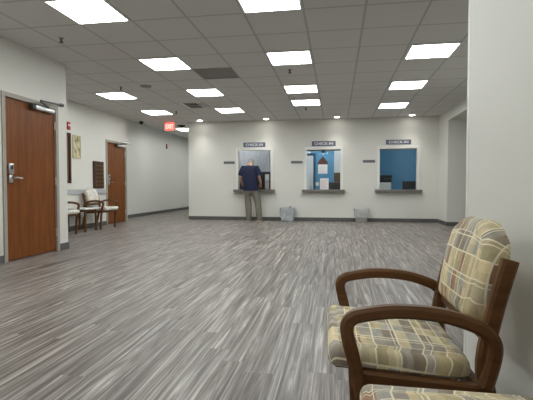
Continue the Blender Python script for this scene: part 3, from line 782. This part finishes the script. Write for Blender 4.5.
def head_and_hands(bm):
    # head: bowed forward over the counter
    H = Matrix.Translation((-.005, .185, 1.555)) @ Matrix.Rotation(math.radians(-36), 4, 'X')
    t = bmesh.new(); bmesh.ops.create_uvsphere(t, u_segments=28, v_segments=20, radius=1)
    for v in t.verts:
        x, y, z = v.co
        jaw = max(0, -z); fx = 1-.28*jaw; fy = 1-.10*jaw
        v.co = Vector((x*.076*fx, y*.098*fy+.012*jaw, z*.118))
    for f in t.faces: f.smooth = True
    merge(bm, t, H)
    t = bmesh.new(); bmesh.ops.create_cone(t, cap_ends=True, segments=10, radius1=.018, radius2=.006, depth=.05)      # nose
    merge(bm, t, H @ Matrix.Translation((0, .098, -.012)) @ Matrix.Rotation(math.radians(20), 4, 'X'))
    for s in (-1, 1):                                                                                                # ears
        t = bmesh.new(); bmesh.ops.create_uvsphere(t, u_segments=12, v_segments=8, radius=1)
        merge(bm, t, H @ Matrix.Translation((s*.077, -.005, -.008)) @ Matrix.Rotation(s*.3, 4, 'Z') @ Matrix.Diagonal((.009, .019, .032, 1)))
    for s in (-1, 1):
        w = Vector(ARM[s][-1]); d = Vector((-s*.18, .90, -.32)).normalized(); side = Vector((1, 0, 0)); side = (side-d*side.dot(d)).normalized(); up = side.cross(d)
        if up.z < 0: up = -up
        t = bmesh.new(); bmesh.ops.create_uvsphere(t, u_segments=16, v_segments=10, radius=1)
        R = Matrix((side, d, up)).transposed().to_4x4()
        merge(bm, t, Matrix.Translation(w+d*.055) @ R @ Matrix.Diagonal((.042, .058, .016, 1)))
        for k, (u, L) in enumerate(((-.030, .062), (-.010, .076), (.010, .072), (.029, .055))):
            a = w+d*.095+side*u; b_ = a+d*L*.5+side*u*.15+up*.004; c_ = b_+d*L*.42-up*L*.22
            finger(bm, [a, b_, c_], side, .0085)
        a = w+d*.03-side*s*.035; b_ = a-side*s*.026+d*.028; c_ = b_+d*.03+side*s*.004
        finger(bm, [a, b_, c_], up, .0095)
def finger(bm, pts, side, r):
    t = bmesh.new(); bar(t, pts, side, 2*r, 2*r, r*.55, 4, lambda k: 1-.25*k); merge(bm, t)
    t = bmesh.new(); bmesh.ops.create_uvsphere(t, u_segments=8, v_segments=6, radius=r*.9); merge(bm, t, Matrix.Translation(pts[-1]))
V, E = body_cage()
skinned('body', V, E, M['skin'], man, 0, 2, head_and_hands)
HM = Matrix.Translation((-.005, .185, 1.555)) @ Matrix.Rotation(math.radians(-36), 4, 'X')
t = bmesh.new(); bmesh.ops.create_uvsphere(t, u_segments=28, v_segments=20, radius=1)                                  # hair: a fringe round back and sides
kill = [v for v in t.verts if not (v.co.y < .25 and -.62 < v.co.z < .62)]
bmesh.ops.delete(t, geom=kill, context='VERTS')
for v in t.verts:
    jaw = max(0, -v.co.z); v.co = Vector((v.co.x*.0805*(1-.22*jaw), v.co.y*.104*(1-.08*jaw)+.01*jaw, v.co.z*.121))
hb = bmesh.new(); merge(hb, t, HM); obj('hair', hb, M['hair'], man, True)
for s in (-1, 1):
    e = bmesh.new(); sphere(e, HM @ Vector((s*.030, .082, .012)), .013, seg=12); eo = obj('eye', e, M['eye'], man, True)
    e = bmesh.new(); sphere(e, HM @ Vector((s*.030, .0915, .011)), .0055, seg=10); obj('iris', e, M['iris'], eo, True)
e = bmesh.new(); bar(e, [HM @ Vector(p) for p in ((-.024, .082, -.056), (0, .092, -.058), (.024, .082, -.056))], HM.to_3x3() @ Vector((0, 0, 1)), .012, .012, .004); obj('mouth', e, M['lip'], man, True)
# shirt: torso and short sleeves
def loft(bm, rings, side=None, seg=28, p=2.4):
    """rings: (centre, u axis, v axis) ellipses joined into one skin, capped at both ends."""
    R = []
    for c, u, v in rings:
        row = []
        for k in range(seg):
            t = 2*PI*k/seg; ct, st = math.cos(t), math.sin(t)
            row.append(bm.verts.new(c+u*math.copysign(abs(ct)**(2/p), ct)+v*math.copysign(abs(st)**(2/p), st)))
        R.append(row)
    for q, w_ in zip(R, R[1:]):
        for k in range(seg): bm.faces.new((q[k], q[(k+1) % seg], w_[(k+1) % seg], w_[k]))
    bm.faces.new(R[0][::-1]); bm.faces.new(R[-1]); return bm
X_, Y_ = Vector((1, 0, 0)), Vector((0, 1, 0))
sb = loft(bmesh.new(), [(Vector((x, y, z)), X_*rx, Y_*ry) for x, y, z, rx, ry in ((.037, .0, .805, .186, .140), (.032, .0, .85, .192, .143), (.02, .004, .98, .188, .140), (.004, .02, 1.16, .195, .140), (0, .04, 1.29, .198, .136), (0, .055, 1.37, .185, .126), (0, .072, 1.43, .140, .105), (0, .09, 1.468, .088, .082), (0, .10, 1.492, .066, .070))])
for s in (-1, 1):
    a, b, c = (Vector(q) for q in ARM[s][:3]); pts = [Vector((s*.10, .055, 1.385)), a+Vector((s*.005, 0, .0)), a.lerp(b, .55), b, b.lerp(c, .55)]; rg = []
    for i, (q, rad) in enumerate(zip(pts, (.075, .084, .080, .076, .073))):
        d = (pts[min(i+1, 4)]-pts[max(i-1, 0)]).normalized(); u = Y_-d*d.y; u.normalize(); rg.append((q, u*rad, d.cross(u)*rad))
    loft(sb, rg, p=2.)
obj('shirt', sb, M['shirt'], man, True)
V = [(.02, .01, .985, .150, .098), (.04, .005, .90, .168, .112)]; E = [(0, 1)]
for s in (-1, 1):
    a, b, c = (Vector(q) for q in LEG[s]); p = 1
    for q, r in ((a+Vector((0, 0, -.10)), .115), (a.lerp(b, .62), .100), (b, .094), (b.lerp(c, .5), .088), (c+Vector((0, 0, -.02)), .082)):
        V.append((*q, r, r)); E.append((p, len(V)-1)); p = len(V)-1
skinned('trousers', V, E, M['khaki'], man, 1, 2)
for s in (-1, 1):
    x = LEG[s][2][0]+s*.01; sh = bmesh.new()
    box(sh, x-.048, x+.048, -.09, .19, .022, .085, bev=.028); box(sh, x-.045, x+.045, -.085, .05, .06, .12, bev=.025)
    so_ = obj('shoe', sh, M['shoe'], man, True); obj('sole', B(x-.05, x+.05, -.095, .195, 0, .028, bev=.008), M['sole'], so_, True)

# ------------------------------------------------------------------ world, camera, colour
w = bpy.data.worlds.new('world'); scn.world = w; w.use_nodes = True
w.node_tree.nodes['Background'].inputs[0].default_value = (.8, .85, .9, 1); w.node_tree.nodes['Background'].inputs[1].default_value = .05
cam = bpy.data.cameras.new('camera'); co = bpy.data.objects.new('camera', cam); C.objects.link(co)
co.location = (0, 0, .97); co.rotation_euler = (PI/2-math.atan(13.5/425), 0, math.atan(70/425))
cam.sensor_width = 36; cam.lens = 36*425/533; cam.clip_start = .02; cam.clip_end = 100
scn.camera = co
vs = scn.view_settings; vs.view_transform = 'Standard'; vs.look = 'None'; vs.gamma = 1; vs.use_curve_mapping = False; vs.exposure = .08
